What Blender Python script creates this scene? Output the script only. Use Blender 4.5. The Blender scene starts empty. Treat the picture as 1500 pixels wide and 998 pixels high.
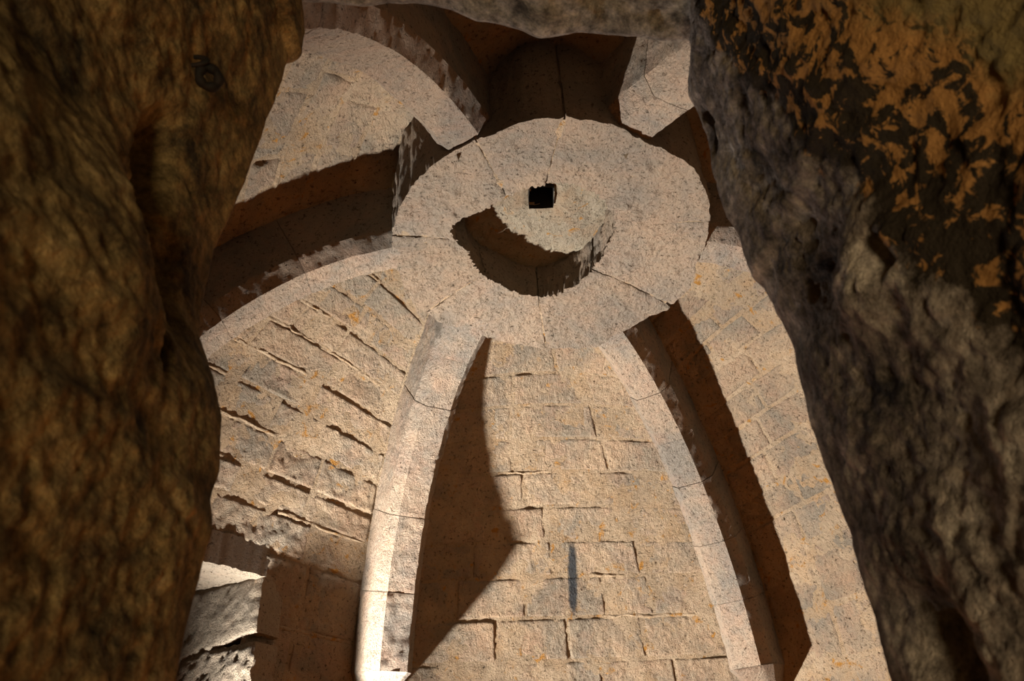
import bpy, math, random
import numpy as np
from mathutils import Vector, Matrix, noise

random.seed(7)
RNG = np.random.default_rng(7)
R_ = math.radians

# ------------------------------------------------------------------ camera
scn = bpy.context.scene
CAM = np.array([-0.19174, -2.63873, -2.22377])
cr = Vector((0.998787, 0.000291, -0.049241))
cu = Vector((0.041154, -0.554044, 0.831469))
cf = Vector((0.027040, 0.832487, 0.553384))
cam_data = bpy.data.cameras.new('camera')
cam = bpy.data.objects.new('camera', cam_data)
scn.collection.objects.link(cam)
m = Matrix.Identity(4)
for i in range(3):
    m[i][0] = cr[i]; m[i][1] = cu[i]; m[i][2] = -cf[i]; m[i][3] = CAM[i]
cam.matrix_world = m
cam_data.sensor_width = 36.0
cam_data.lens = 36.0 * 1150 / 1500
cam_data.clip_start = 0.02
cam_data.dof.use_dof = True
cam_data.dof.focus_distance = 3.9
cam_data.dof.aperture_fstop = 13.0
scn.camera = cam

# ------------------------------------------------------------------ world, lamps, exposure
scn.view_settings.view_transform = 'Standard'
scn.view_settings.look = 'None'
scn.view_settings.gamma = 1
scn.view_settings.use_curve_mapping = False
scn.view_settings.exposure = 0.0
w = bpy.data.worlds.new('world'); scn.world = w; w.use_nodes = True
w.node_tree.nodes['Background'].inputs[0].default_value = (1.0, 0.50, 0.17, 1)
w.node_tree.nodes['Background'].inputs[1].default_value = 0.03

LAMP = Vector((-1.488, 1.036, -2.408))
ld = bpy.data.lights.new('window_floodlight', 'SPOT')
ld.energy = 1640; ld.color = (1.0, 0.985, 0.95); ld.shadow_soft_size = 0.045
ld.spot_size = R_(134); ld.spot_blend = 1.0
lo = bpy.data.objects.new('window_floodlight', ld); scn.collection.objects.link(lo)
lo.location = LAMP
lo.rotation_euler = (Vector((0.55, 0.95, -0.70)) - LAMP).to_track_quat('-Z', 'Y').to_euler()

# added orange fill light near the floor, warming the chamber's shadows
fl = bpy.data.lights.new('floor_fill', 'AREA'); fl.shape = 'DISK'; fl.size = 2.4
fl.energy = 34; fl.color = (1.0, 0.30, 0.03)
fo = bpy.data.objects.new('floor_fill', fl); scn.collection.objects.link(fo)
fo.location = (0.3, 0.0, -4.1); fo.rotation_euler = (R_(180), 0, 0)

# added warm fill light behind the photographer, brightening the embrasure
al = bpy.data.lights.new('passage_fill', 'AREA'); al.shape = 'DISK'; al.size = 0.5
al.energy = 34; al.color = (1.0, 0.78, 0.46)
ao = bpy.data.objects.new('passage_fill', al); scn.collection.objects.link(ao)
ao.location = (-0.15, -4.3, -3.0)
ao.rotation_euler = (Vector((-0.25, -2.3, -1.8)) - ao.location).to_track_quat('-Z', 'Y').to_euler()

# ------------------------------------------------------------------ materials
def ramp(nt, stops, interp='LINEAR'):
    n = nt.nodes.new('ShaderNodeValToRGB'); cr_ = n.color_ramp; cr_.interpolation = interp
    while len(cr_.elements) < len(stops): cr_.elements.new(0.5)
    for e, (p, c) in zip(cr_.elements, stops):
        e.position = p; e.color = (*c, 1) if len(c) == 3 else c
    return n
def tex_noise(nt, vec, scale, detail=6, rough=0.6, dist=0.0):
    n = nt.nodes.new('ShaderNodeTexNoise'); n.inputs['Scale'].default_value = scale
    n.inputs['Detail'].default_value = detail; n.inputs['Roughness'].default_value = rough
    n.inputs['Distortion'].default_value = dist
    nt.links.new(vec, n.inputs['Vector']); return n.outputs['Fac']
def mathn(nt, op, a, b=None, c=None, clamp=False):
    n = nt.nodes.new('ShaderNodeMath'); n.operation = op; n.use_clamp = clamp
    for k, v in enumerate((a, b, c)):
        if v is None: continue
        if isinstance(v, (int, float)): n.inputs[k].default_value = v
        else: nt.links.new(v, n.inputs[k])
    return n.outputs[0]
def mixc(nt, fac, a, b, mode='MIX'):
    n = nt.nodes.new('ShaderNodeMix'); n.data_type = 'RGBA'; n.blend_type = mode
    for s, v in ((n.inputs[0], fac), (n.inputs[6], a), (n.inputs[7], b)):
        if isinstance(v, (int, float)): s.default_value = v
        elif isinstance(v, tuple): s.default_value = (*v, 1)
        else: nt.links.new(v, s)
    return n.outputs[2]
def base_mat(name):
    mt = bpy.data.materials.new(name); mt.use_nodes = True; nt = mt.node_tree
    b = nt.nodes['Principled BSDF']; b.inputs['Roughness'].default_value = 0.92
    b.inputs['Specular IOR Level'].default_value = 0.15
    tc = nt.nodes.new('ShaderNodeTexCoord')
    return mt, nt, b, tc.outputs['Object']
def scaled(nt, vec, sc, rot=(0, 0, 0)):
    mp = nt.nodes.new('ShaderNodeMapping'); mp.inputs['Scale'].default_value = sc
    mp.inputs['Rotation'].default_value = rot
    nt.links.new(vec, mp.inputs['Vector']); return mp.outputs[0]

def masonry(name, c_light, c_dark, c_pink, bump=1.0, tool=0.5, soot=None, ochre=0.0, pit=0.6, tscale=42):
    """worn limestone: cloudy colour, fine grain, tooling strokes and pits"""
    c_light, c_dark, c_pink = [(c[0], c[1] * .965, c[2] * .92) for c in (c_light, c_dark, c_pink)]
    mt, nt, b, v = base_mat(name)
    oi = nt.nodes.new('ShaderNodeObjectInfo')
    add = nt.nodes.new('ShaderNodeVectorMath'); add.operation = 'ADD'
    rv = nt.nodes.new('ShaderNodeCombineXYZ')
    for k in range(3): nt.links.new(mathn(nt, 'MULTIPLY', oi.outputs['Random'], 7.0 + 5 * k), rv.inputs[k])
    nt.links.new(v, add.inputs[0]); nt.links.new(rv.outputs[0], add.inputs[1]); vr = add.outputs[0]
    n1 = tex_noise(nt, v, 2.6, 5, 0.62, 0.4)
    n2 = tex_noise(nt, vr, 7.0, 6, 0.65)
    n3 = tex_noise(nt, v, 55.0, 4, 0.7)
    r1 = ramp(nt, [(0.40, c_dark), (0.58, c_light)]); nt.links.new(n1, r1.inputs[0])
    pk = mathn(nt, 'MULTIPLY_ADD', n2, 3.0, -1.35, clamp=True)
    col = mixc(nt, mathn(nt, 'MULTIPLY', pk, 0.6), r1.outputs[0], c_pink)
    n4 = tex_noise(nt, vr, 19.0, 5, 0.7, 0.3)
    gp = mathn(nt, 'MULTIPLY_ADD', n4, 5.0, -2.35, clamp=True)
    col = mixc(nt, mathn(nt, 'MULTIPLY', gp, 0.45), col, tuple(0.9 * c_ for c_ in (c_dark[0] * 1.1, c_dark[1] * 1.13, c_dark[2] * 1.08)))
    # per-stone value shift
    sh = mathn(nt, 'MULTIPLY_ADD', oi.outputs['Random'], 0.16, 0.91)
    col = mixc(nt, 1.0, col, None or _val(nt, sh), 'MULTIPLY')
    sp = ramp(nt, [(0.33, (0.22, 0.19, 0.17)), (0.43, (1, 1, 1)), (0.62, (1.0, 1.0, 1.0)), (0.75, (1.3, 1.28, 1.22))]); nt.links.new(n3, sp.inputs[0])
    col = mixc(nt, 0.8, col, sp.outputs[0], 'MULTIPLY')
    if ochre:
        no = tex_noise(nt, v, 16.0, 4, 0.6, 0.6)
        oc = mathn(nt, 'MULTIPLY_ADD', no, 12.0, -12.0 * ochre, clamp=True)
        col = mixc(nt, oc, col, (0.30, 0.14, 0.03))
    if soot:
        # a soot streak burnt on the stone; a mark with its own outline
        p0, p1, rad = soot
        mid = [(a + c) / 2 for a, c in zip(p0, p1)]
        sub = nt.nodes.new('ShaderNodeVectorMath'); sub.operation = 'SUBTRACT'
        nt.links.new(v, sub.inputs[0]); sub.inputs[1].default_value = mid
        sx = nt.nodes.new('ShaderNodeSeparateXYZ'); nt.links.new(sub.outputs[0], sx.inputs[0])
        hz = (p1[2] - p0[2]) / 2; k = (p1[0] - p0[0]) / (p1[2] - p0[2])
        xx = mathn(nt, 'SUBTRACT', sx.outputs[0], mathn(nt, 'MULTIPLY', sx.outputs[2], k))
        e = mathn(nt, 'ADD', mathn(nt, 'POWER', mathn(nt, 'ABSOLUTE', mathn(nt, 'DIVIDE', xx, rad)), 2.0),
                  mathn(nt, 'POWER', mathn(nt, 'ABSOLUTE', mathn(nt, 'DIVIDE', sx.outputs[2], hz)), 4.0))
        nn = tex_noise(nt, v, 70.0, 4, 0.7)
        e = mathn(nt, 'ADD', e, mathn(nt, 'MULTIPLY_ADD', nn, 1.6, -0.8))
        mk = mathn(nt, 'MULTIPLY_ADD', e, -1.1, 1.45, clamp=True)
        col = mixc(nt, mathn(nt, 'MULTIPLY', mk, 0.93), col, (0.02, 0.025, 0.03))
    nt.links.new(col, b.inputs['Base Color'])
    # relief
    ts = scaled(nt, vr, (tscale, tscale * 0.25, tscale * 0.55), (0.5, 0.35, 0.75))
    t1 = tex_noise(nt, ts, 1.0, 4, 0.65, 0.5)
    g1 = tex_noise(nt, v, 26.0, 8, 0.80)
    g2 = tex_noise(nt, v, 130.0, 4, 0.7)
    pr = ramp(nt, [(0.30, (0, 0, 0)), (0.40, (1, 1, 1))]); nt.links.new(tex_noise(nt, v, 58.0, 4, 0.68), pr.inputs[0])
    pitc = ramp(nt, [(0.31, (0.16, 0.10, 0.06)), (0.37, (1, 1, 1))]); nt.links.new(pr.inputs[0].links[0].from_socket, pitc.inputs[0])
    nt.links.new(mixc(nt, 0.9, col, pitc.outputs[0], 'MULTIPLY'), b.inputs['Base Color'])
    def ridge(scale, dist):
        n_ = tex_noise(nt, v, scale, 5, 0.62, dist)
        return mathn(nt, 'ABSOLUTE', mathn(nt, 'MULTIPLY_ADD', n_, 2.0, -1.0))
    h = mathn(nt, 'MULTIPLY', t1, tool * 1.5)
    h = mathn(nt, 'MULTIPLY_ADD', g1, 1.6, h)
    h = mathn(nt, 'MULTIPLY_ADD', g2, 0.45, h)
    h = mathn(nt, 'MULTIPLY_ADD', ridge(15.0, 0.3), 0.55, h)
    h = mathn(nt, 'MULTIPLY_ADD', ridge(44.0, 0.2), 0.40, h)
    h = mathn(nt, 'MULTIPLY_ADD', pr.outputs[0], pit * 0.8, h)
    bp = nt.nodes.new('ShaderNodeBump'); bp.inputs['Strength'].default_value = 1.0
    bp.inputs['Distance'].default_value = 0.021 * bump
    nt.links.new(h, bp.inputs['Height']); nt.links.new(bp.outputs[0], b.inputs['Normal'])
    return mt
def _val(nt, s):
    c = nt.nodes.new('ShaderNodeCombineXYZ')
    for k in range(3): nt.links.new(s, c.inputs[k])
    return c.outputs[0]

M_WEB = masonry('web_limestone', (0.35, 0.255, 0.168), (0.215, 0.178, 0.135), (0.35, 0.205, 0.13), 1.0, 0.7, ochre=0.70)
M_WEBF = masonry('far_web_limestone', (0.36, 0.262, 0.172), (0.215, 0.178, 0.135), (0.35, 0.205, 0.13), 1.0, 0.7,
                 soot=((0.21, 1.85, -1.08), (0.23, 1.85, -0.70), 0.027), ochre=0.70)
M_RIB = masonry('rib_limestone', (0.33, 0.25, 0.18), (0.205, 0.178, 0.148), (0.37, 0.225, 0.15), 0.9, 0.35)
M_BOSS = masonry('boss_limestone', (0.32, 0.24, 0.17), (0.225, 0.188, 0.150), (0.35, 0.23, 0.155), 1.15, 0.25, pit=0.9, ochre=0)
M_BED = masonry('lime_mortar', (0.36, 0.27, 0.18), (0.26, 0.195, 0.13), (0.34, 0.20, 0.09), 0.8, 0.2, ochre=0.60)
M_BEDF = masonry('far_lime_mortar', (0.36, 0.27, 0.18), (0.26, 0.195, 0.13), (0.34, 0.20, 0.09), 0.8, 0.2, soot=((0.21, 1.85, -1.08), (0.23, 1.85, -0.70), 0.027), ochre=0.60)
M_SLAB = masonry('slab_limestone', (0.31, 0.265, 0.195), (0.23, 0.19, 0.14), (0.30, 0.16, 0.07), 1.1, 0.2, ochre=0.62)
M_JAMB = masonry('window_limestone', (0.33, 0.27, 0.20), (0.25, 0.205, 0.155), (0.32, 0.23, 0.16), 1.3, 0.6)
M_LOWER = masonry('dark_floor_stone', (0.16, 0.105, 0.06), (0.10, 0.065, 0.04), (0.16, 0.10, 0.055), 1, 0.2)  # darkened so floor and lower walls bounce less light upwards

def rock(name, cols, spots=None, sc=1.0, bump=1.0, zs=0.62):
    mt, nt, b, v = base_mat(name)
    vs = scaled(nt, v, (sc, sc, sc * zs))
    n1 = tex_noise(nt, vs, 13.0, 9, 0.74, 0.5)
    r = ramp(nt, cols); nt.links.new(n1, r.inputs[0]); col = r.outputs[0]
    n2 = tex_noise(nt, vs, 60.0, 8, 0.78)
    s2 = ramp(nt, [(0.36, (0.22, 0.2, 0.18)), (0.5, (0.9, 0.9, 0.9)), (0.64, (1.7, 1.65, 1.6))]); nt.links.new(n2, s2.inputs[0])
    col = mixc(nt, 0.8, col, s2.outputs[0], 'MULTIPLY')
    if spots: col = spots(nt, v, col)
    nt.links.new(col, b.inputs['Base Color'])
    g1 = tex_noise(nt, vs, 22.0, 8, 0.72); g2 = tex_noise(nt, v, 95.0, 5, 0.7)
    h = mathn(nt, 'MULTIPLY_ADD', g2, 0.35, g1)
    bp = nt.nodes.new('ShaderNodeBump'); bp.inputs['Distance'].default_value = 0.014 * bump
    nt.links.new(h, bp.inputs['Height']); nt.links.new(bp.outputs[0], b.inputs['Normal'])
    return mt
def lichen(nt, v, col):
    # ochre stone showing through a black crust on the outer, upper part of the jamb
    sx = nt.nodes.new('ShaderNodeSeparateXYZ'); nt.links.new(v, sx.inputs[0])
    val = mathn(nt, 'ADD', mathn(nt, 'MULTIPLY', sx.outputs[1], -1.0), mathn(nt, 'MULTIPLY_ADD', sx.outputs[2], 0.2532, -1.7406))
    wn = tex_noise(nt, v, 20.0, 6, 0.7)
    val = mathn(nt, 'ADD', val, mathn(nt, 'MULTIPLY_ADD', wn, 0.09, -0.045))
    zone = mathn(nt, 'MULTIPLY_ADD', val, 90.0, 0.3, clamp=True)
    n = tex_noise(nt, scaled(nt, v, (50, 72, 50)), 1.0, 6, 0.62, 0.5)
    n = mathn(nt, 'ADD', n, mathn(nt, 'MULTIPLY_ADD', val, 1.3, -0.085))
    sp = ramp(nt, [(0.485, (0.030, 0.022, 0.015)), (0.525, (0.36, 0.18, 0.06))]); nt.links.new(n, sp.inputs[0])
    col = mixc(nt, zone, col, sp.outputs[0])
    far_ = mathn(nt, 'MULTIPLY_ADD', val, 40.0, -4.0, clamp=True)
    return mixc(nt, far_, col, (0.20, 0.145, 0.06))
M_LEFT = rock('ochre_rock', [(0.34, (0.028, 0.022, 0.014)), (0.45, (0.12, 0.083, 0.037)), (0.55, (0.21, 0.145, 0.06)), (0.68, (0.28, 0.20, 0.10))], sc=0.9, bump=.7, zs=1.25)
M_RIGHT = rock('grey_rock', [(0.34, (0.035, 0.03, 0.028)), (0.45, (0.15, 0.12, 0.10)), (0.56, (0.25, 0.21, 0.18)), (0.70, (0.55, 0.48, 0.41))], spots=lichen, sc=1.0, zs=0.85)
M_LINTEL = rock('lintel_rock', [(0.34, (0.06, 0.053, 0.045)), (0.48, (0.18, 0.162, 0.135)), (0.60, (0.27, 0.245, 0.205)), (0.72, (0.40, 0.36, 0.30))], sc=1.3, bump=1.1)
mt, nt, b, v = base_mat('rusty_iron'); b.inputs['Metallic'].default_value = 0.2; b.inputs['Roughness'].default_value = 0.75
r = ramp(nt, [(0.4, (0.008, 0.007, 0.006)), (0.7, (0.02, 0.013, 0.010))]); nt.links.new(tex_noise(nt, v, 60, 5, .7), r.inputs[0]); nt.links.new(r.outputs[0], b.inputs['Base Color'])
M_IRON = mt
mt, nt, b, v = base_mat('void_black')  # near-black colour standing in for the darkness of the shaft
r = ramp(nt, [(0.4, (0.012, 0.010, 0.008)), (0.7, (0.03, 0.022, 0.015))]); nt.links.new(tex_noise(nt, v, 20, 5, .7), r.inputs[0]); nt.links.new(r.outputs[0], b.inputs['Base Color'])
M_VOID = mt

# ------------------------------------------------------------------ object helpers
def empty(name, loc=(0, 0, 0), parent=None):
    o = bpy.data.objects.new(name, None); scn.collection.objects.link(o)
    o.location = loc; o.empty_display_size = 0.1
    if parent: o.parent = parent
    return o
def world_loc(o):
    p = Vector(o.location)
    while o.parent: o = o.parent; p += Vector(o.location)
    return p
def mesh_obj(name, verts, faces, mat, parent=None, smooth=True, sharp=None):
    verts = np.asarray(verts, float); base = verts.mean(0)
    me = bpy.data.meshes.new(name)
    # vertices stay in world coordinates; the object sits at the origin of the room
    off = np.array(world_loc(parent)) if parent else np.zeros(3)
    me.from_pydata(verts.tolist(), [], faces); me.update()
    me.materials.append(mat)
    if smooth:
        me.polygons.foreach_set('use_smooth', [True] * len(me.polygons))
        me.set_sharp_from_angle(angle=R_(sharp or 50))
    o = bpy.data.objects.new(name, me); scn.collection.objects.link(o)
    if parent: o.parent = parent; o.location = -Vector(off)
    return o
def tag(o, label=None, cat=None, group=None, kind=None):
    for k, val in (('label', label), ('category', cat), ('group', group), ('kind', kind)):
        if val: o[k] = val
    return o
def fbm(P, scale, octv=4, seed=0.0):
    sv = Vector((seed * 3.1, seed * 1.7, -seed * 2.3))
    return np.array([noise.fractal(Vector(p) * scale + sv, 0.9, 2.1, octv) for p in P])
def grid_faces(nu, nv, off=0, flip=False, keep=None):
    F = []
    for i in range(nu - 1):
        for j in range(nv - 1):
            if keep is not None and not keep[i, j]: continue
            a = off + i * nv + j; q = [a, a + 1, a + nv + 1, a + nv]
            F.append(q[::-1] if flip else q)
    return F

# ------------------------------------------------------------------ vault geometry (metres, boss centre at the origin)
RC = 0.4122
AZ = [117.38, 57.36, 179.95, 248.08, 297.67, 0.2]
AA = [1.19, 1.571, 1.435, 1.576, 1.608, 1.54]
HH = [1.733, 1.72, 1.854, 1.67, 1.645, 1.663]
W1, WC, DC, W2, DD = 0.0690, 0.1165, 0.060, 0.1165, 0.3007
def rib_frame(i, d):
    """point, inward normal and lateral axis of rib i at depth d below the boss"""
    d = np.asarray(d, float); a, H = AA[i], HH[i]; A = R_(AZ[i])
    q = np.clip(1 - d / H, 0, 1); th = np.arccos(q)
    r = RC + a * np.sin(th); z = -d
    tr = a * np.cos(th); tz = -H * np.sin(th); L = np.hypot(tr, tz); tr, tz = tr / L, tz / L
    er = np.array([math.cos(A), math.sin(A), 0]); eb = np.array([-math.sin(A), math.cos(A), 0]); ez = np.array([0, 0, 1.])
    P = r[..., None] * er + z[..., None] * ez
    N = -((-tz)[..., None] * er + tr[..., None] * ez)      # into the room
    return P, N, eb
def d_of(v, H): return np.where(v <= math.pi / 2, H * (1 - np.cos(np.minimum(v, math.pi / 2))), H + H * (v - math.pi / 2))
def web_surf(a, b, v, s, bul):
    """surface point and inward normal of the web between ribs a and b; v down the web, s from a to b"""
    def P_(v, s):
        H = (HH[a] + HH[b]) / 2; d = d_of(v, H)
        Pa, Na, ea = rib_frame(a, d); Pb, Nb, eb = rib_frame(b, d)
        A = Pa - Na * DD - ea * W2; B = Pb - Nb * DD + eb * W2
        mid = (A + B) / 2; n = mid.copy(); n[..., 2] = 0; n /= np.linalg.norm(n, axis=-1)[..., None]
        q = np.clip(1 - d / H, 0, 1); c = q; sn = np.sqrt(1 - q * q)
        vv = np.minimum(v, 1.75)
        bb = bul[0] + bul[1] * (vv - 1) + bul[2] * (vv - 1) ** 2
        N = n * sn[..., None] + np.array([0, 0, 1.]) * c[..., None]
        return A * (1 - s[..., None]) + B * s[..., None] + N * (bb * 4 * s * (1 - s))[..., None]
    P = P_(v, s); e = 2e-3
    du = P_(v + e, s) - P_(v - e, s); dv = P_(v, s + e) - P_(v, s - e)
    N = np.cross(du, dv); N /= np.linalg.norm(N, axis=-1)[..., None]
    flip = np.sign((N * (np.array([0, 0, -1.2]) - P)).sum(-1)); flip[flip == 0] = 1
    return P, N * flip[..., None]

# ------------------------------------------------------------------ webs: mortar bed and coursed stones
ceiling = tag(empty('ceiling', (0, 0, 0)), kind='structure')
def web(a, b, bul, vbreaks, mean_len, res, mat, s0=0.0, s1=1.0, opening=None, rough=1.0, vmax=None, label=None, lips=None):
    vmax = vmax or vbreaks[-1]
    # mortar bed
    nu, nv = int((vmax - vbreaks[0]) * 1.75 / (res * 1.4)), int(1.9 / (res * 1.4))
    V, S = np.meshgrid(np.linspace(vbreaks[0] - 0.02, vmax, nu), np.linspace(s0 - 0.03, s1 + 0.03, nv), indexing='ij')
    e0, _ = web_surf(a, b, V[:, 0], np.full(nu, s0), bul); e1, _ = web_surf(a, b, V[:, 0], np.full(nu, s1), bul)
    ext = (0.16 / np.linalg.norm(e1 - e0, axis=-1))[:, None]       # run on behind the ribs to meet the neighbouring web
    S = s0 - ext + (S - S.min()) / (S.max() - S.min()) * (s1 - s0 + 2 * ext)
    P, N = web_surf(a, b, V, S, bul)
    n = fbm(P.reshape(-1, 3), 6.0, 5, 3).reshape(nu, nv)
    P = P + N * (-0.0005 + 0.009 * n)[..., None]
    keep = None
    if opening:
        so0, so1, vo = opening
        keep = ~((V[:-1, :-1] > vo) & (S[:-1, :-1] > so0) & (S[:-1, :-1] < so1))
    panel = mesh_obj('web_panel', P.reshape(-1, 3), grid_faces(nu, nv, keep=keep), M_BEDF if (a, b) == (0, 1) else M_BED, ceiling)
    if label: panel['label'] = label
    rnd = random.Random(a * 10 + b)
    # lips of pointing mortar left standing along some bed joints
    if lips:
        for v_ in vbreaks[1:-1]:
            for _ in range(rnd.choice(lips)):
                sa = rnd.uniform(s0 + .03, s1 - .25); sb = min(s1 - .01, sa + rnd.uniform(.12, .45))
                if opening and v_ > opening[2] - .02 and sb > opening[0] and sa < opening[1]: continue
                k_ = 60; ss = np.linspace(sa, sb, k_); jj = rnd.uniform(0, 90)
                wv = np.array([noise.fractal(Vector((x_ * 14, jj, 0)), .8, 2, 4) for x_ in ss])
                hv = np.array([noise.fractal(Vector((x_ * 30, jj, 9)), .8, 2, 4) for x_ in ss])
                hh = np.clip(0.006 + 0.008 * hv, 0.001, .02) * np.sin(np.linspace(0, math.pi, k_)) ** .4
                rows_ = []
                for dv_, up in ((-.0075, -.35), (-.0035, .55), (.0, 1.0), (.0035, .5), (.0075, -.35)):
                    Pp, Np = web_surf(a, b, v_ + (dv_ + .006 * wv) / 1.75 * 1.2, ss, bul)
                    rows_.append(Pp + Np * (0.001 + hh * up)[:, None])
                Gm = np.array(rows_)
                mesh_obj('mortar_lip', Gm.reshape(-1, 3), grid_faces(5, k_), M_BED, panel, sharp=80)
    for k in range(len(vbreaks) - 1):
        v0, v1 = vbreaks[k], vbreaks[k + 1]; vm = (v0 + v1) / 2
        e, _ = web_surf(a, b, np.array([vm, vm]), np.array([s0, s1]), bul)
        width = float(np.linalg.norm(e[1] - e[0]))
        nst = max(1, int(round(width / (mean_len * rnd.uniform(.85, 1.2)))))
        cuts = [s0] + sorted(s0 + (s1 - s0) * (i + rnd.uniform(-.22, .22)) / nst for i in range(1, nst)) + [s1]
        segs = [(cuts[i], cuts[i + 1]) for i in range(nst)]
        if opening and v1 > opening[2] + 0.01:
            so0, so1, vo = opening; out = []
            for p, q in segs:
                if q <= so0 or p >= so1: out.append((p, q)); continue
                if p < so0 - .03: out.append((p, so0))
                if q > so1 + .03: out.append((so1, q))
            segs = out
        for (p, q) in segs:
            wlen = width * (q - p) / (s1 - s0); hlen = (v1 - v0) * 1.75
            gv = 0.0015 / 1.75; gs = 0.0015 / width
            mu, mv = max(4, int(hlen / res)), max(4, int(wlen / res))
            # edge-concentrated parameters so that the arris is rounded off
            tu = np.linspace(0, 1, mu); tv = np.linspace(0, 1, mv)
            V, S = np.meshgrid(v0 + gv + (v1 - v0 - 2 * gv) * tu, p + gs + (q - p - 2 * gs) * tv, indexing='ij')
            # ragged joint lines
            jo = rnd.uniform(0, 50)
            for idx, sgn in ((0, 1), (-1, -1)):
                wob = np.array([noise.noise(Vector((float(x_) * width * 9, jo, idx * 3.3))) for x_ in S[idx]])
                V[idx] += sgn * (0.003 + 0.004 * wob) / 1.75
            for idx, sgn in ((0, 1), (-1, -1)):
                wob = np.array([noise.noise(Vector((float(x_) * 16, jo, 8 + idx * 3.3))) for x_ in V[:, idx]])
                S[:, idx] += sgn * (0.003 + 0.004 * wob) / width
            P, N = web_surf(a, b, V, S, bul)
            du = np.minimum(tu, 1 - tu)[:, None] * hlen; dv = np.minimum(tv, 1 - tv)[None, :] * wlen
            ed = np.minimum(du, dv)
            proud = rnd.uniform(-0.001, 0.004) * rough
            tilt_u, tilt_v = rnd.uniform(-.004, .004) * rough, rnd.uniform(-.004, .004) * rough
            f = P.reshape(-1, 3)
            n1 = fbm(f, 5.0, 3, jo * .1).reshape(V.shape); n2 = fbm(f, 26.0, 4, jo * .2).reshape(V.shape)
            hgt = proud + tilt_u * (tu[:, None] - .5) * 2 + tilt_v * (tv[None, :] - .5) * 2 + 0.0055 * rough * n1 + 0.0045 * rough * n2 + 0.0022 * fbm(f, 70.0, 2, 7).reshape(V.shape)
            hgt = hgt - 0.0015 * np.exp(-ed / 0.006)
            hgt[0, :] = hgt[-1, :] = -0.010; hgt[:, 0] = hgt[:, -1] = -0.010
            P = P + N * hgt[..., None]
            mesh_obj('stone', P.reshape(-1, 3), grid_faces(mu, mv), mat, panel, sharp=80)
    return panel

vb_far = [0.13, 0.27, 0.40, 0.52, 0.63, 0.74, 0.845, 0.95, 1.05, 1.15, 1.26, 1.37, 1.50, 1.62, 1.75]
web(0, 1, (0.105, 0.003, 0.005), vb_far, 0.42, 0.0095, M_WEBF, label='web of coursed stone with a black streak', lips=(0, 0, 1))
vb = [0.13, 0.23, 0.33, 0.42, 0.505, 0.59, 0.68, 0.77, 0.86, 0.955, 1.035, 1.13, 1.29, 1.42, 1.58, 1.75]
web(2, 0, (0.109, -0.022, -0.007), vb, 0.36, 0.0105, M_WEB, opening=(0.32, 0.675, 1.13), rough=1.35, lips=(1, 1, 2))
web(1, 5, (0.126, 0.017, -0.118), [v_ + .03 for v_ in vb], 0.34, 0.011, M_WEB)
web(3, 2, (0.109, 0.0, 0.0), vb[:-2], 0.40, 0.015, M_WEB, rough=1.8, lips=(1, 2))
web(4, 3, (0.109, 0.0, 0.0), vb[:-3], 0.40, 0.022, M_WEB)
web(5, 4, (0.109, 0.0, 0.0), vb, 0.40, 0.022, M_WEB)

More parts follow.
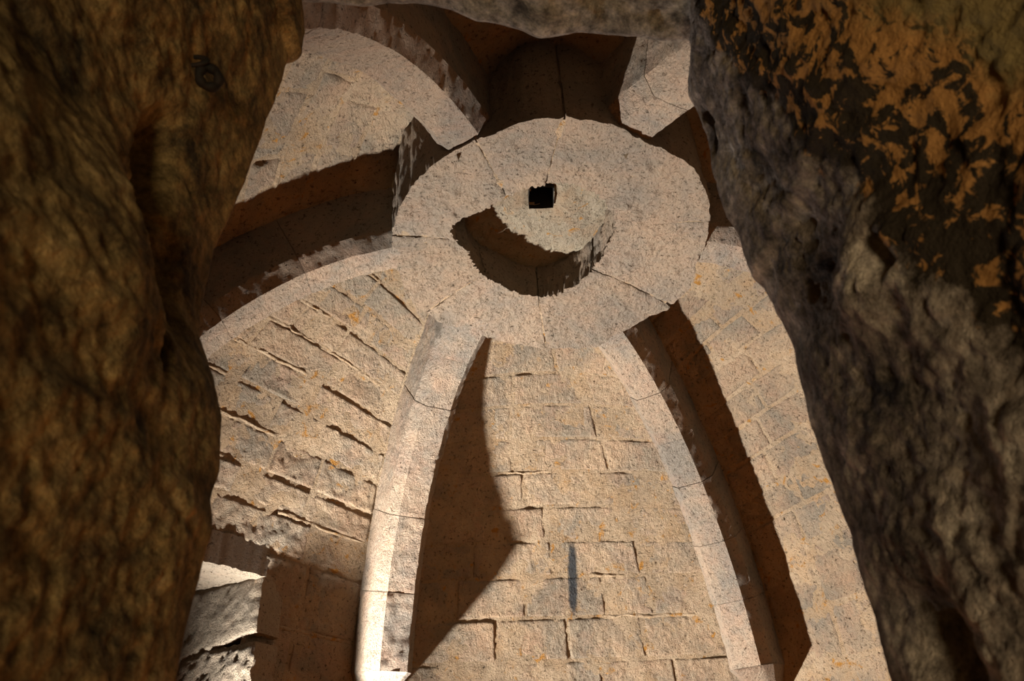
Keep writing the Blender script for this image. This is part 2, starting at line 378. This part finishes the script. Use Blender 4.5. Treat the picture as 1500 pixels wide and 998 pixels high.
# ------------------------------------------------------------------ ribs
def rib(i, d0, d1, label, nst, corbel=True, seed=0):
    base_P, base_N, eb = rib_frame(i, np.array([d1]))
    root = tag(empty('vault_rib', tuple(base_P[0])), label, 'rib', 'stone ribs of the vault')
    prof = [(-W2, -DD - 0.03), (-W2, -DD * .6), (-W2, -DD * .3), (-WC, -DC), (-(WC + W1) / 2, -DC / 2), (-W1, 0), (0, 0), (W1, 0), ((WC + W1) / 2, -DC / 2), (WC, -DC), (W2, -DD * .3), (W2, -DD * .6), (W2, -DD - .03)]
    # subdivide the profile, doubling the arrises for crispness
    pts = []
    for (b0, n0), (b1, n1) in zip(prof[:-1], prof[1:]):
        L = math.hypot(b1 - b0, n1 - n0); k = max(1, int(L / 0.014))
        for j in range(k): pts.append((b0 + (b1 - b0) * j / k, n0 + (n1 - n0) * j / k))
    pts.append(prof[-1]); pts = np.array(pts)
    th0, th1 = math.acos(1 - d0 / HH[i]), (math.acos(1 - d1 / HH[i]) if d1 < HH[i] else math.pi / 2 + d1 / HH[i] - 1)
    rnd = random.Random(seed + i)
    cuts = [th0 + (th1 - th0) * (k + (rnd.uniform(-.15, .15) if 0 < k < nst else 0)) / nst for k in range(nst + 1)]
    for k in range(nst):
        a0, a1 = cuts[k] + .0006, cuts[k + 1] - .0006
        n_ = max(5, int((a1 - a0) * 1.8 / 0.014)); t = np.linspace(a0, a1, n_)
        P, N, eb = rib_frame(i, d_of(t, HH[i]))
        sx, sn = rnd.uniform(-.002, .003), rnd.uniform(-.003, .003)
        G = P[:, None] + pts[None, :, 0, None] * eb + (pts[None, :, 1, None]) * N[:, None]
        cen = P[:, None] - N[:, None] * 0.17
        out = G - cen; out /= np.linalg.norm(out, axis=-1)[..., None]
        f = G.reshape(-1, 3)
        h = (0.005 * fbm(f, 7.0, 3, seed + i)).reshape(G.shape[:2]) + (0.004 * fbm(f, 30.0, 4, seed)).reshape(G.shape[:2]) + sn
        eu = np.minimum(t - a0, a1 - t)[:, None] * 1.8
        h = h - 0.0016 * np.exp(-eu / 0.005)
        G = G + out * h[..., None]
        ring0 = G[:1] - out[:1] * 0.03; ring1 = G[-1:] - out[-1:] * 0.03
        G = np.concatenate([ring0, G, ring1]); nn_, mm = G.shape[:2]
        V = G.reshape(-1, 3).tolist(); F = grid_faces(nn_, mm)
        # end caps
        for row in (0, nn_ - 1):
            F.append([row * mm + j for j in (range(mm) if row == 0 else range(mm - 1, -1, -1))])
        mesh_obj('stone', V, F, M_RIB, root, sharp=38)
    if corbel:
        # the rib dies into the wall on a short pyramidal corbel
        P, N, eb = rib_frame(i, np.array([d1]))
        P, N = P[0], N[0]; lv = np.linspace(0, 1, 14)
        G = []
        for q in lv:
            sc = (1 - q); dn = 0.20 * q
            G.append([P + eb * b_ * (0.25 + 0.75 * sc) + N * ((n_ + DD + .03) * sc - DD - .03 ) + np.array([0, 0, -dn]) for b_, n_ in pts])
        G = np.array(G); f = G.reshape(-1, 3)
        G = G + (N * 1.0)[None, None] * (0.006 * fbm(f, 18.0, 4, 5)).reshape(G.shape[:2])[..., None]
        mm = G.shape[1]
        F = grid_faces(len(lv), mm); F.append(list(range(mm)))
        mesh_obj('corbel', G.reshape(-1, 3), F, M_RIB, root, sharp=38)
    return root
D0 = 0.010
rib(0, D0, 1.426, 'pale stone rib down to the lower left, brightly lit at its foot', 6)
rib(1, D0, 1.448, 'long stone rib curving down to the lower right, dark shade along its right side', 7)
rib(2, D0, 1.9, 'stone rib running out left from the ring under a deep shadow', 6)
rib(3, D0, 1.9, 'grey stone rib climbing to the upper left corner of the vault', 6)
rib(4, D0, 1.9, 'short stretch of rib above the ring, between the lintel and the right wall', 6)
rib(5, D0, 1.5, 'stub of rib at the right of the ring, mostly behind the right wall', 5)

# ------------------------------------------------------------------ boss ring
outer = [(174.2, 0.588), (-156.1, 0.612), (-139.0, 0.64), (-122.4, 0.681), (-109.5, 0.702), (-98.5, 0.741), (-92.7, 0.774), (-84.0, 0.793), (-75.2, 0.798), (-64.8, 0.782), (-58.5, 0.77), (-51.7, 0.781), (-41.3, 0.802), (-32.2, 0.785), (-19.9, 0.765), (-6.9, 0.751), (5.4, 0.736), (20.3, 0.772), (28.1, 0.767), (42.5, 0.746), (53.7, 0.748), (64.6, 0.775), (82.9, 0.719), (100.2, 0.677), (113.2, 0.647), (130.2, 0.646), (142.3, 0.63), (155.0, 0.621)]
inner = [(-150.5, 0.383), (-142.5, 0.36), (-137.1, 0.344), (-124.8, 0.33), (-111.1, 0.338), (-93.5, 0.38), (-79.5, 0.404), (-72.4, 0.422), (-56.5, 0.421), (-41.3, 0.408), (-25.2, 0.385), (-1.9, 0.333), (25.7, 0.317), (49.2, 0.335), (79.3, 0.356), (96.7, 0.323), (121.2, 0.27), (152.2, 0.267), (-177.9, 0.268), (-171.2, 0.316)]
def polar(tab):
    t = sorted(((a % 360), r) for a, r in tab); A = np.array([q[0] for q in t]); Rr = np.array([q[1] for q in t])
    A = np.concatenate([[A[-1] - 360], A, [A[0] + 360]]); Rr = np.concatenate([[Rr[-1]], Rr, [Rr[0]]])
    return lambda x_: np.interp(np.asarray(x_) % 360, A, Rr)
Ro, Ri = polar(outer), polar(inner)
boss = tag(empty('boss_ring', (0, 0, 0)), 'large round ring of wedge stones at the crown, broken open at its centre', 'keystone')
SLAB_Z = 0.215
joints = [-82.7, -15.5, 29.6, 83.0, 140.6, 194.0, 252.2]
js = sorted(j % 360 for j in joints)
for k, j0 in enumerate(js):
    j1 = js[(k + 1) % len(js)]; j1 = j1 if j1 > j0 else j1 + 360
    g = 0.32
    ph = np.linspace(j0 + g, j1 - g, max(12, int((j1 - j0) / 0.6)))
    phr = np.radians(ph); fine = lambda s_, a_: np.array([noise.fractal(Vector((math.cos(p) * s_, math.sin(p) * s_, a_)), .8, 2.1, 5) for p in phr])
    rn = 0.010 * fine(7, 1) + .011 * fine(26, 2); ri = Ri(ph) + rn; ro = Ro(ph) + 0.007 * fine(6, 5) + 0.004 * fine(20, 7)
    rows = []
    NR = 58
    for q in np.linspace(0, 1, 12)[:-1]:                                   # inner wall, top to bottom
        rows.append((Ri(ph) + rn * q ** 3 + 0.03 * (1 - q) , np.full_like(ph, (SLAB_Z + .02) * (1 - q)), 'i'))
    for q in np.linspace(0, 1, NR):                                        # underside
        rr = ri + (ro - ri) * q
        rows.append((rr, -0.072 * np.clip((rr - .35) / .45, 0, 1.2) ** 2, 'u'))
    for q in np.linspace(0, 1, 18)[1:]:                                    # outer side
        rows.append((ro + 0.0 * q, -0.072 * np.clip((ro - .35) / .45, 0, 1.2) ** 2 + 0.5 * q, 'o'))
    G = []
    for rr, zz, kind in rows:
        P = np.stack([rr * np.cos(phr), rr * np.sin(phr), zz], -1)
        n1 = fbm(P, 6.0, 3, k + 1.0); n2 = fbm(P, 24.0, 5, 2.0)
        n3 = fbm(P, 60.0, 3, 5.0)
        h = 0.008 * n1 + 0.0085 * n2 * (1 + .8 * np.clip(n1, -1, 1)) + 0.003 * n3
        er_ = np.stack([np.cos(phr), np.sin(phr), 0 * phr], -1)
        nrm = {'i': -er_, 'u': np.tile([0, 0, -1.], (len(ph), 1)), 'o': er_}[kind]
        e = np.minimum(ph - ph[0], ph[-1] - ph) * math.pi / 180 * rr
        h = h - 0.006 * np.exp(-e / 0.008)
        G.append(P + nrm * h[:, None])
    G = np.array(G)
    # close the joint faces a little inwards
    lead = G[:, :1] + np.array([0, 0, 0.03]); tail = G[:, -1:] + np.array([0, 0, 0.03])
    G = np.concatenate([lead, G, tail], 1); a_, b_ = G.shape[:2]
    mesh_obj('wedge_stone', G.reshape(-1, 3), grid_faces(a_, b_, flip=True), M_BOSS, boss, sharp=45)
# mortar core behind the joints of the ring
ph = np.linspace(0, 360, 181); phr = np.radians(ph)
crown = lambda rr: -0.072 * np.clip((rr - .35) / .45, 0, 1.2) ** 2 + 0.009
rows = [(Ri(ph) + .085, 0.23), (Ri(ph) + .04, 0.02)] + [(Ri(ph) + .05 + (Ro(ph) - Ri(ph) - .07) * q, crown(Ri(ph) + .05 + (Ro(ph) - Ri(ph) - .07) * q)) for q in np.linspace(0, 1, 10)] + [(Ro(ph) - .02, .42)]
G = np.array([np.stack([rr * np.cos(phr), rr * np.sin(phr), np.full_like(ph, zz)], -1) for rr, zz in rows])
mesh_obj('mortar_core', G.reshape(-1, 3), grid_faces(len(rows), len(ph), flip=True), M_BED, boss)

# closing slab above the ring, with its small square hole
n = 120
X, Y = np.meshgrid(np.linspace(-.5, .5, n), np.linspace(-.5, .5, n), indexing='ij')
P = np.stack([X, Y, np.full_like(X, SLAB_Z)], -1)
nz = fbm(P.reshape(-1, 3), 7, 5, 4).reshape(n, n); nz2 = fbm(P.reshape(-1, 3), 28, 4, 6).reshape(n, n)
rr = np.hypot(X, Y)
hx0, hx1, hy0, hy1 = .002, .112, -.172, -.045
cx_ = (X - (hx0 + hx1) / 2) / ((hx1 - hx0) / 2); cy_ = (Y - (hy0 + hy1) / 2) / ((hy1 - hy0) / 2)
hole = np.maximum(abs(cx_ + .12 * cy_), abs(cy_ - .25 * cx_))
P[..., 2] += -0.016 * nz - 0.006 * nz2 + 0.02 * np.exp(-np.maximum(hole - 1, 0) * 2.5)
keep = (hole[:-1, :-1] > 1.0) & (rr[:-1, :-1] < .49)
slab = mesh_obj('closing_slab', P.reshape(-1, 3), grid_faces(n, n, keep=keep, flip=True), M_SLAB, boss)
# shaft above the little hole, coloured black for the dark inside
cxm, cym = (hx0 + hx1) / 2, (hy0 + hy1) / 2
V = []; F = []
ring = [(-1, -1), (0, -1.1), (1, -1), (1.1, 0), (1, 1), (0, 1.05), (-1, 1), (-1.05, 0)]
for k, z in enumerate((SLAB_Z - .012, SLAB_Z + .08, SLAB_Z + .2, SLAB_Z + .34)):
    for (p, q) in ring:
        s_ = .98 + .03 * k; V.append((cxm + p * s_ * (hx1 - hx0) / 2, cym + q * s_ * (hy1 - hy0) / 2, z))
for k in range(3):
    for j in range(8):
        F.append([k * 8 + j, k * 8 + (j + 1) % 8, (k + 1) * 8 + (j + 1) % 8, (k + 1) * 8 + j])
F.append([24 + j for j in range(8)])
mesh_obj('shaft', V, F, M_VOID, slab, smooth=False)

# ------------------------------------------------------------------ window opening in the left wall (only its far jamb and head are in view)
WP2 = np.array([-0.9761, 1.6340]); WT = np.array([-0.6098, -0.7925]); WN = np.array([-0.7925, 0.6099])   # along the wall, outwards
win = tag(empty('window_1', (WP2[0] + WT[0] * 1.0, WP2[1] + WT[1] * 1.0, -3.1)), kind='structure')
def wpt(s, e, z): p = WP2 + WT * s + WN * e; return np.array([p[0], p[1], z])
def face_block(name, c00, c01, c10, c11, mat, parent, amp=1.0, res=0.012, seed=0, thick=0.15, nrm=None):
    """a rough stone: front face from four corners, sides running back into the wall"""
    c00, c01, c10, c11 = map(np.array, (c00, c01, c10, c11))
    nu = max(5, int(np.linalg.norm(c10 - c00) / res)); nv = max(5, int(np.linalg.norm(c01 - c00) / res))
    U, V = np.meshgrid(np.linspace(0, 1, nu), np.linspace(0, 1, nv), indexing='ij')
    U = U[..., None]; V = V[..., None]
    P = c00 * (1 - U) * (1 - V) + c01 * (1 - U) * V + c10 * U * (1 - V) + c11 * U * V
    N = np.cross(c10 - c00, c01 - c00); N /= np.linalg.norm(N)
    if nrm is not None and N @ np.array(nrm) < 0: N = -N
    f = P.reshape(-1, 3)
    h = (0.009 * fbm(f, 7, 3, seed) + 0.007 * fbm(f, 34, 5, seed + 2)).reshape(nu, nv) * amp
    # ragged outline in the plane
    wob = fbm(f, 24, 4, seed + 9).reshape(nu, nv)
    cen = P.mean((0, 1)); o2 = P - cen; o2 /= np.linalg.norm(o2, axis=-1)[..., None] + 1e-9
    edge = np.minimum(np.minimum(U, 1 - U), np.minimum(V, 1 - V))[..., 0]
    P = P + N * h[..., None] + o2 * (0.012 * wob * (edge < .08))[..., None] * amp
    P = P - N * (0.012 * np.exp(-edge * 30))[..., None]
    lo_ = P[:1] - N * thick; hi_ = P[-1:] - N * thick
    P = np.concatenate([lo_, P, hi_]); l_ = P[:, :1] - N * thick; r_ = P[:, -1:] - N * thick
    P = np.concatenate([l_, P, r_], 1); a_, b_ = P.shape[:2]
    return mesh_obj(name, P.reshape(-1, 3), grid_faces(a_, b_), mat, parent, sharp=50)
SJ = 0.62
zs = [(-1.0, -1.275), (-1.315, -1.66), (-1.67, -2.05), (-2.06, -2.5), (-2.51, -3.1)]
for k, (zt, zb) in enumerate(zs):
    tl = 0.045 if k == 0 else 0.0
    face_block('jamb_stone', wpt(SJ, -.02, zt), wpt(SJ + .10, .55, zt), wpt(SJ, -.02, zb), wpt(SJ + .10, .55, zb - tl * 2.2), M_JAMB, win, 0.9 if k else 0.4, seed=k, nrm=(*WT, 0))
    face_block('jamb_stone', wpt(1.30, -.02, zt), wpt(1.22, .55, zt), wpt(1.30, -.02, zb), wpt(1.22, .55, zb), M_JAMB, win, 1, .04, seed=k + 9, nrm=(*(-WT), 0))
for k, (sa, sb) in enumerate(((SJ - .02, 1.04), (1.05, 1.34))):
    face_block('head_stone', wpt(sa, -.03, -1.03), wpt(sb, -.03, -1.03), wpt(sa, .55, -1.0), wpt(sb, .55, -1.0), M_JAMB, win, .8, .014, seed=k + 20, nrm=(0, 0, -1))
face_block('sill_stone', wpt(SJ - .05, -.02, -3.1), wpt(1.34, -.02, -3.1), wpt(SJ - .05, .55, -3.05), wpt(1.34, .55, -3.05), M_JAMB, win, .6, .03, seed=30, nrm=(0, 0, 1))

# ------------------------------------------------------------------ lower walls of the chamber, floor
FLOOR = -4.25
ZL = {}
def lower_wall(name, a, b, vtop, opening=None):
    H = (HH[a] + HH[b]) / 2
    s = np.linspace(-.09, 1.09, 32); zt = -float(d_of(np.array(vtop), H))
    P, N = web_surf(a, b, np.full_like(s, vtop), s, (0.06, 0, 0))
    zz = np.linspace(zt + .03, FLOOR - .05, 34)
    G = np.repeat(P[:, None], len(zz), 1); G[..., 2] = zz[None]
    Nh = N.copy(); Nh[:, 2] = 0; Nh /= np.linalg.norm(Nh, axis=1)[:, None]
    f = G.reshape(-1, 3); h = (0.02 * fbm(f, 2.5, 4, 1)).reshape(G.shape[:2])
    G = G + Nh[:, None] * (h - .01)[..., None]
    keep = np.ones((len(s) - 1, len(zz) - 1), bool)
    if opening:
        s0_, s1_, z0, z1 = opening
        for i in range(len(s) - 1):
            for j in range(len(zz) - 1):
                if s0_ < (s[i] + s[i + 1]) / 2 < s1_ and z0 < (zz[j] + zz[j + 1]) / 2 < z1: keep[i, j] = False
    B = G - Nh[:, None] * 0.25
    n0 = G.shape[0] * G.shape[1]
    F = grid_faces(G.shape[0], G.shape[1], keep=keep) + grid_faces(G.shape[0], G.shape[1], off=n0, keep=keep, flip=True)
    o = mesh_obj(name, np.concatenate([G.reshape(-1, 3), B.reshape(-1, 3)]), F, M_LOWER, None)
    return tag(o, kind='structure')
lower_wall('wall_far', 0, 1, 1.75)
lower_wall('wall_far_left', 2, 0, 1.75, opening=(.32, .675, -3.1, 0))
lower_wall('wall_far_right', 1, 5, 1.78)
lower_wall('wall_near_left', 3, 2, 1.42)
lower_wall('wall_near_right', 5, 4, 1.75)
P = []
n = 60
X, Y = np.meshgrid(np.linspace(-3.2, 3.2, n), np.linspace(-6, 3.2, n), indexing='ij')
Zf = FLOOR + 0.02 * fbm(np.stack([X, Y, 0 * X], -1).reshape(-1, 3), 1.5, 4, 0).reshape(n, n)
tag(mesh_obj('floor', np.stack([X, Y, Zf], -1).reshape(-1, 3), grid_faces(n, n, flip=True), M_LOWER), kind='structure')

# ------------------------------------------------------------------ embrasure the camera looks through: two jamb walls and a lintel
Y0 = -2.00; KY = (Y0 - CAM[1]) / (-1.9 - CAM[1])
def sc_pts(l): return [(CAM[0] + (x_ - CAM[0]) * KY, CAM[2] + (z_ - CAM[2]) * KY) for x_, z_ in l]
LJ = sc_pts([(-0.481, -0.9), (-0.481, -1.01), (-0.466, -1.067), (-0.449, -1.173), (-0.449, -1.225), (-0.467, -1.232), (-0.473, -1.297), (-0.486, -1.388), (-0.493, -1.465), (-0.503, -1.519), (-0.518, -1.592), (-0.519, -1.634), (-0.52, -1.684), (-0.514, -1.721), (-0.492, -1.771), (-0.473, -1.823), (-0.466, -1.885), (-0.47, -1.914), (-0.464, -1.949), (-0.469, -1.982), (-0.471, -2.014), (-0.474, -2.049), (-0.474, -2.077), (-0.474, -2.6), (-0.474, -4.6)])
RJ = sc_pts([(0.2, -0.9), (0.193, -1.024), (0.168, -1.098), (0.128, -1.21), (0.107, -1.28), (0.098, -1.34), (0.104, -1.38), (0.105, -1.437), (0.103, -1.495), (0.104, -1.537), (0.105, -1.567), (0.113, -1.601), (0.114, -1.633), (0.116, -1.665), (0.128, -1.681), (0.132, -1.711), (0.14, -1.749), (0.143, -1.767), (0.137, -1.802), (0.133, -1.861), (0.135, -1.9), (0.138, -1.941), (0.141, -1.979), (0.138, -2.012), (0.14, -2.05), (0.139, -2.074), (0.14, -2.107), (0.14, -2.6), (0.14, -4.6)])
LI = sc_pts([(-0.9, -1.07), (-0.514, -1.075), (-0.47, -1.081), (-0.427, -1.087), (-0.373, -1.099), (-0.33, -1.088), (-0.276, -1.094), (-0.239, -1.111), (-0.192, -1.145), (-0.15, -1.157), (-0.125, -1.175), (-0.1, -1.197), (-0.063, -1.188), (-0.036, -1.181), (0.005, -1.188), (0.05, -1.201), (0.085, -1.209), (0.128, -1.211), (0.176, -1.22), (0.5, -1.22)])
def interp_tab(tab, col, x_):
    t = sorted(tab, key=lambda q: q[1 - col]); return np.interp(x_, [q[1 - col] for q in t], [q[col] for q in t])
def jamb_wall(name, tab, sgn, mat, splay, bumps, seed, amp=1.0, zk=.7):
    """sgn -1: left jamb (solid to the left), +1: right jamb"""
    zz = np.concatenate([np.linspace(-1.1, -2.3, 420), np.linspace(-2.33, FLOOR - .05, 50)])
    xe = interp_tab(tab, 0, zz)
    # path in plan: inner wall face -> arris -> reveal towards the passage -> outer face
    u_in = np.linspace(1.9, 0.02, 26) ** 1.0; path = [(sgn * u, 0.0, 'f') for u in u_in]
    for a in np.linspace(0, 1, 9)[1:-1]:
        path.append((sgn * 0.02 * (1 - math.sin(a * math.pi / 2)), -0.02 * (1 - math.cos(a * math.pi / 2)), 'c'))
    for q in np.concatenate([np.linspace(0.02, .60, 210), np.linspace(.62, 1.6, 36)]):
        path.append((sgn * splay(q), -q, 'r'))
    for q in np.linspace(.05, 1.5, 14): path.append((sgn * (splay(1.6) + q), -1.6, 'o'))
    G = np.zeros((len(path), len(zz), 3)); NN = np.zeros_like(G)
    for i, (dx, dy, k) in enumerate(path):
        G[i, :, 0] = xe + dx; G[i, :, 1] = Y0 + dy; G[i, :, 2] = zz
        NN[i] = {'f': (0, 1, 0), 'c': (-sgn * .7, .7, 0), 'r': (-sgn, 0, 0), 'o': (0, -1, 0)}[k]
    f = G.reshape(-1, 3)
    h = amp * (0.012 * fbm(f * np.array([1, 1, zk]), 6.0, 4, seed) + 0.006 * fbm(f * np.array([1, 1, zk * 1.3]), 24.0, 5, seed + 1) + 0.0034 * fbm(f, 75.0, 4, seed + 2))
    fade = np.clip(abs(f[:, 1] - Y0) / .08, .25, 1)
    h = h * fade
    for (by, bz, ry, rz, amp) in bumps:
        dd = ((f[:, 1] - by) / ry) ** 2 + ((f[:, 2] - bz) / rz) ** 2
        h = h + amp * np.exp(-dd ** 1.3) * (np.array([p_[2] in 'rc' for p_ in path]).repeat(len(zz)))
    G = G + NN * h.reshape(G.shape[:2])[..., None]
    o = mesh_obj(name, G.reshape(-1, 3), grid_faces(len(path), len(zz), flip=(sgn > 0)), mat, None, sharp=75)
    return tag(o, kind='structure')
lsplay = lambda q: 0.02 * q + 0.25 * max(0, q - .35)
rsplay = lambda q: 0.03 * q + 0.35 * max(0, q - .22)
wl = jamb_wall('wall_left', LJ, -1, M_LEFT, lsplay, [(-2.155, -1.705, .026, .055, -.05), (-2.135, -1.76, .014, .02, -.03), (-2.139, -1.888, .007, .014, -.035), (-2.10, -1.80, .02, .05, -.02), (-2.24, -1.85, .07, .10, .02)], 11, amp=.65, zk=1.2)
wr = jamb_wall('wall_right', RJ, 1, M_RIGHT, rsplay, [(-2.022, -1.385, .010, .03, -.03), (-2.028, -1.54, .012, .028, -.03), (-2.18, -1.86, .05, .05, .022), (-2.10, -2.12, .03, .035, -.03), (-2.20, -1.87, .012, .02, -.02)], 23)

lin = tag(empty('lintel', (CAM[0], Y0, -1.5)), 'rough grey stone lintel across the top of the opening', 'lintel')
xs = np.linspace(-.75, .28, 200)
zl = interp_tab(LI, 1, xs)
rows = []
for q in np.linspace(.45, .01, 30): rows.append((0.0, q, (0, 1, 0)))                 # inner face, downwards
for a in np.linspace(0, 1, 5): rows.append((-.01 * a, .01 * (1 - a), (0, .7, -.7)))
for q in np.linspace(.02, .5, 70): rows.append((-q, 0.02 * q, (0, 0, -1)))          # soffit
for q in np.linspace(.55, 1.6, 20): rows.append((-q, .03, (0, 0, -1)))
for q in np.linspace(.05, .6, 8): rows.append((-1.6, q, (0, -1, 0)))
G = np.zeros((len(rows), len(xs), 3)); NN = np.zeros_like(G)
for i, (dy, dz, nn) in enumerate(rows):
    G[i, :, 0] = xs; G[i, :, 1] = Y0 + dy; G[i, :, 2] = zl + dz; NN[i] = nn
f = G.reshape(-1, 3)
h = (0.012 * fbm(f, 8, 4, 2) + 0.007 * fbm(f, 30, 5, 3)) * np.clip(abs(f[:, 1] - Y0) / .04, .25, 1)
G = G + NN * h.reshape(G.shape[:2])[..., None]
mesh_obj('soffit_block', G.reshape(-1, 3), grid_faces(len(rows), len(xs)), M_LINTEL, lin, sharp=75)

# iron ring fixed in the left jamb, hanging from a small staple
RP = Vector((-0.441, -2.171, -1.608))
ringo = tag(empty('iron_ring', tuple(RP)), 'small dark iron ring fixed in the left wall', 'ring')
to_eye = Vector((0.52, -0.60, -0.42)).normalized()
e1 = to_eye.cross(Vector((0, 0, 1))).normalized(); e2 = e1.cross(to_eye).normalized()
V = []; F = []; n_, m_ = 36, 10
for i in range(n_):
    a = 2 * math.pi * i / n_; rr_ = 0.0045 * (1 + .12 * math.sin(a * 5)); Rr = 0.0088
    for j in range(m_):
        b_ = 2 * math.pi * j / m_; q = Rr + rr_ * math.cos(b_)
        p_ = RP + e1 * (q * math.cos(a)) + e2 * (q * math.sin(a)) + to_eye * (rr_ * math.sin(b_))
        V.append(tuple(p_))
for i in range(n_):
    for j in range(m_):
        a0, a1 = i * m_, ((i + 1) % n_) * m_; F.append([a0 + j, a0 + (j + 1) % m_, a1 + (j + 1) % m_, a1 + j])
mesh_obj('hoop', V, F, M_IRON, ringo)
V = []; F = []; n_ = 14
for i in range(n_ + 1):
    a = math.pi * i / n_
    for j in range(m_):
        b_ = 2 * math.pi * j / m_; q = 0.006 + .0022 * math.cos(b_)
        V.append((RP.x - .012 + 1.9 * q * math.sin(a), RP.y - .012 + .0022 * math.sin(b_), RP.z + .008 + q * math.cos(a)))
for i in range(n_):
    for j in range(m_): F.append([i * m_ + j, i * m_ + (j + 1) % m_, (i + 1) * m_ + (j + 1) % m_, (i + 1) * m_ + j])
mesh_obj('staple', V, F, M_IRON, ringo)
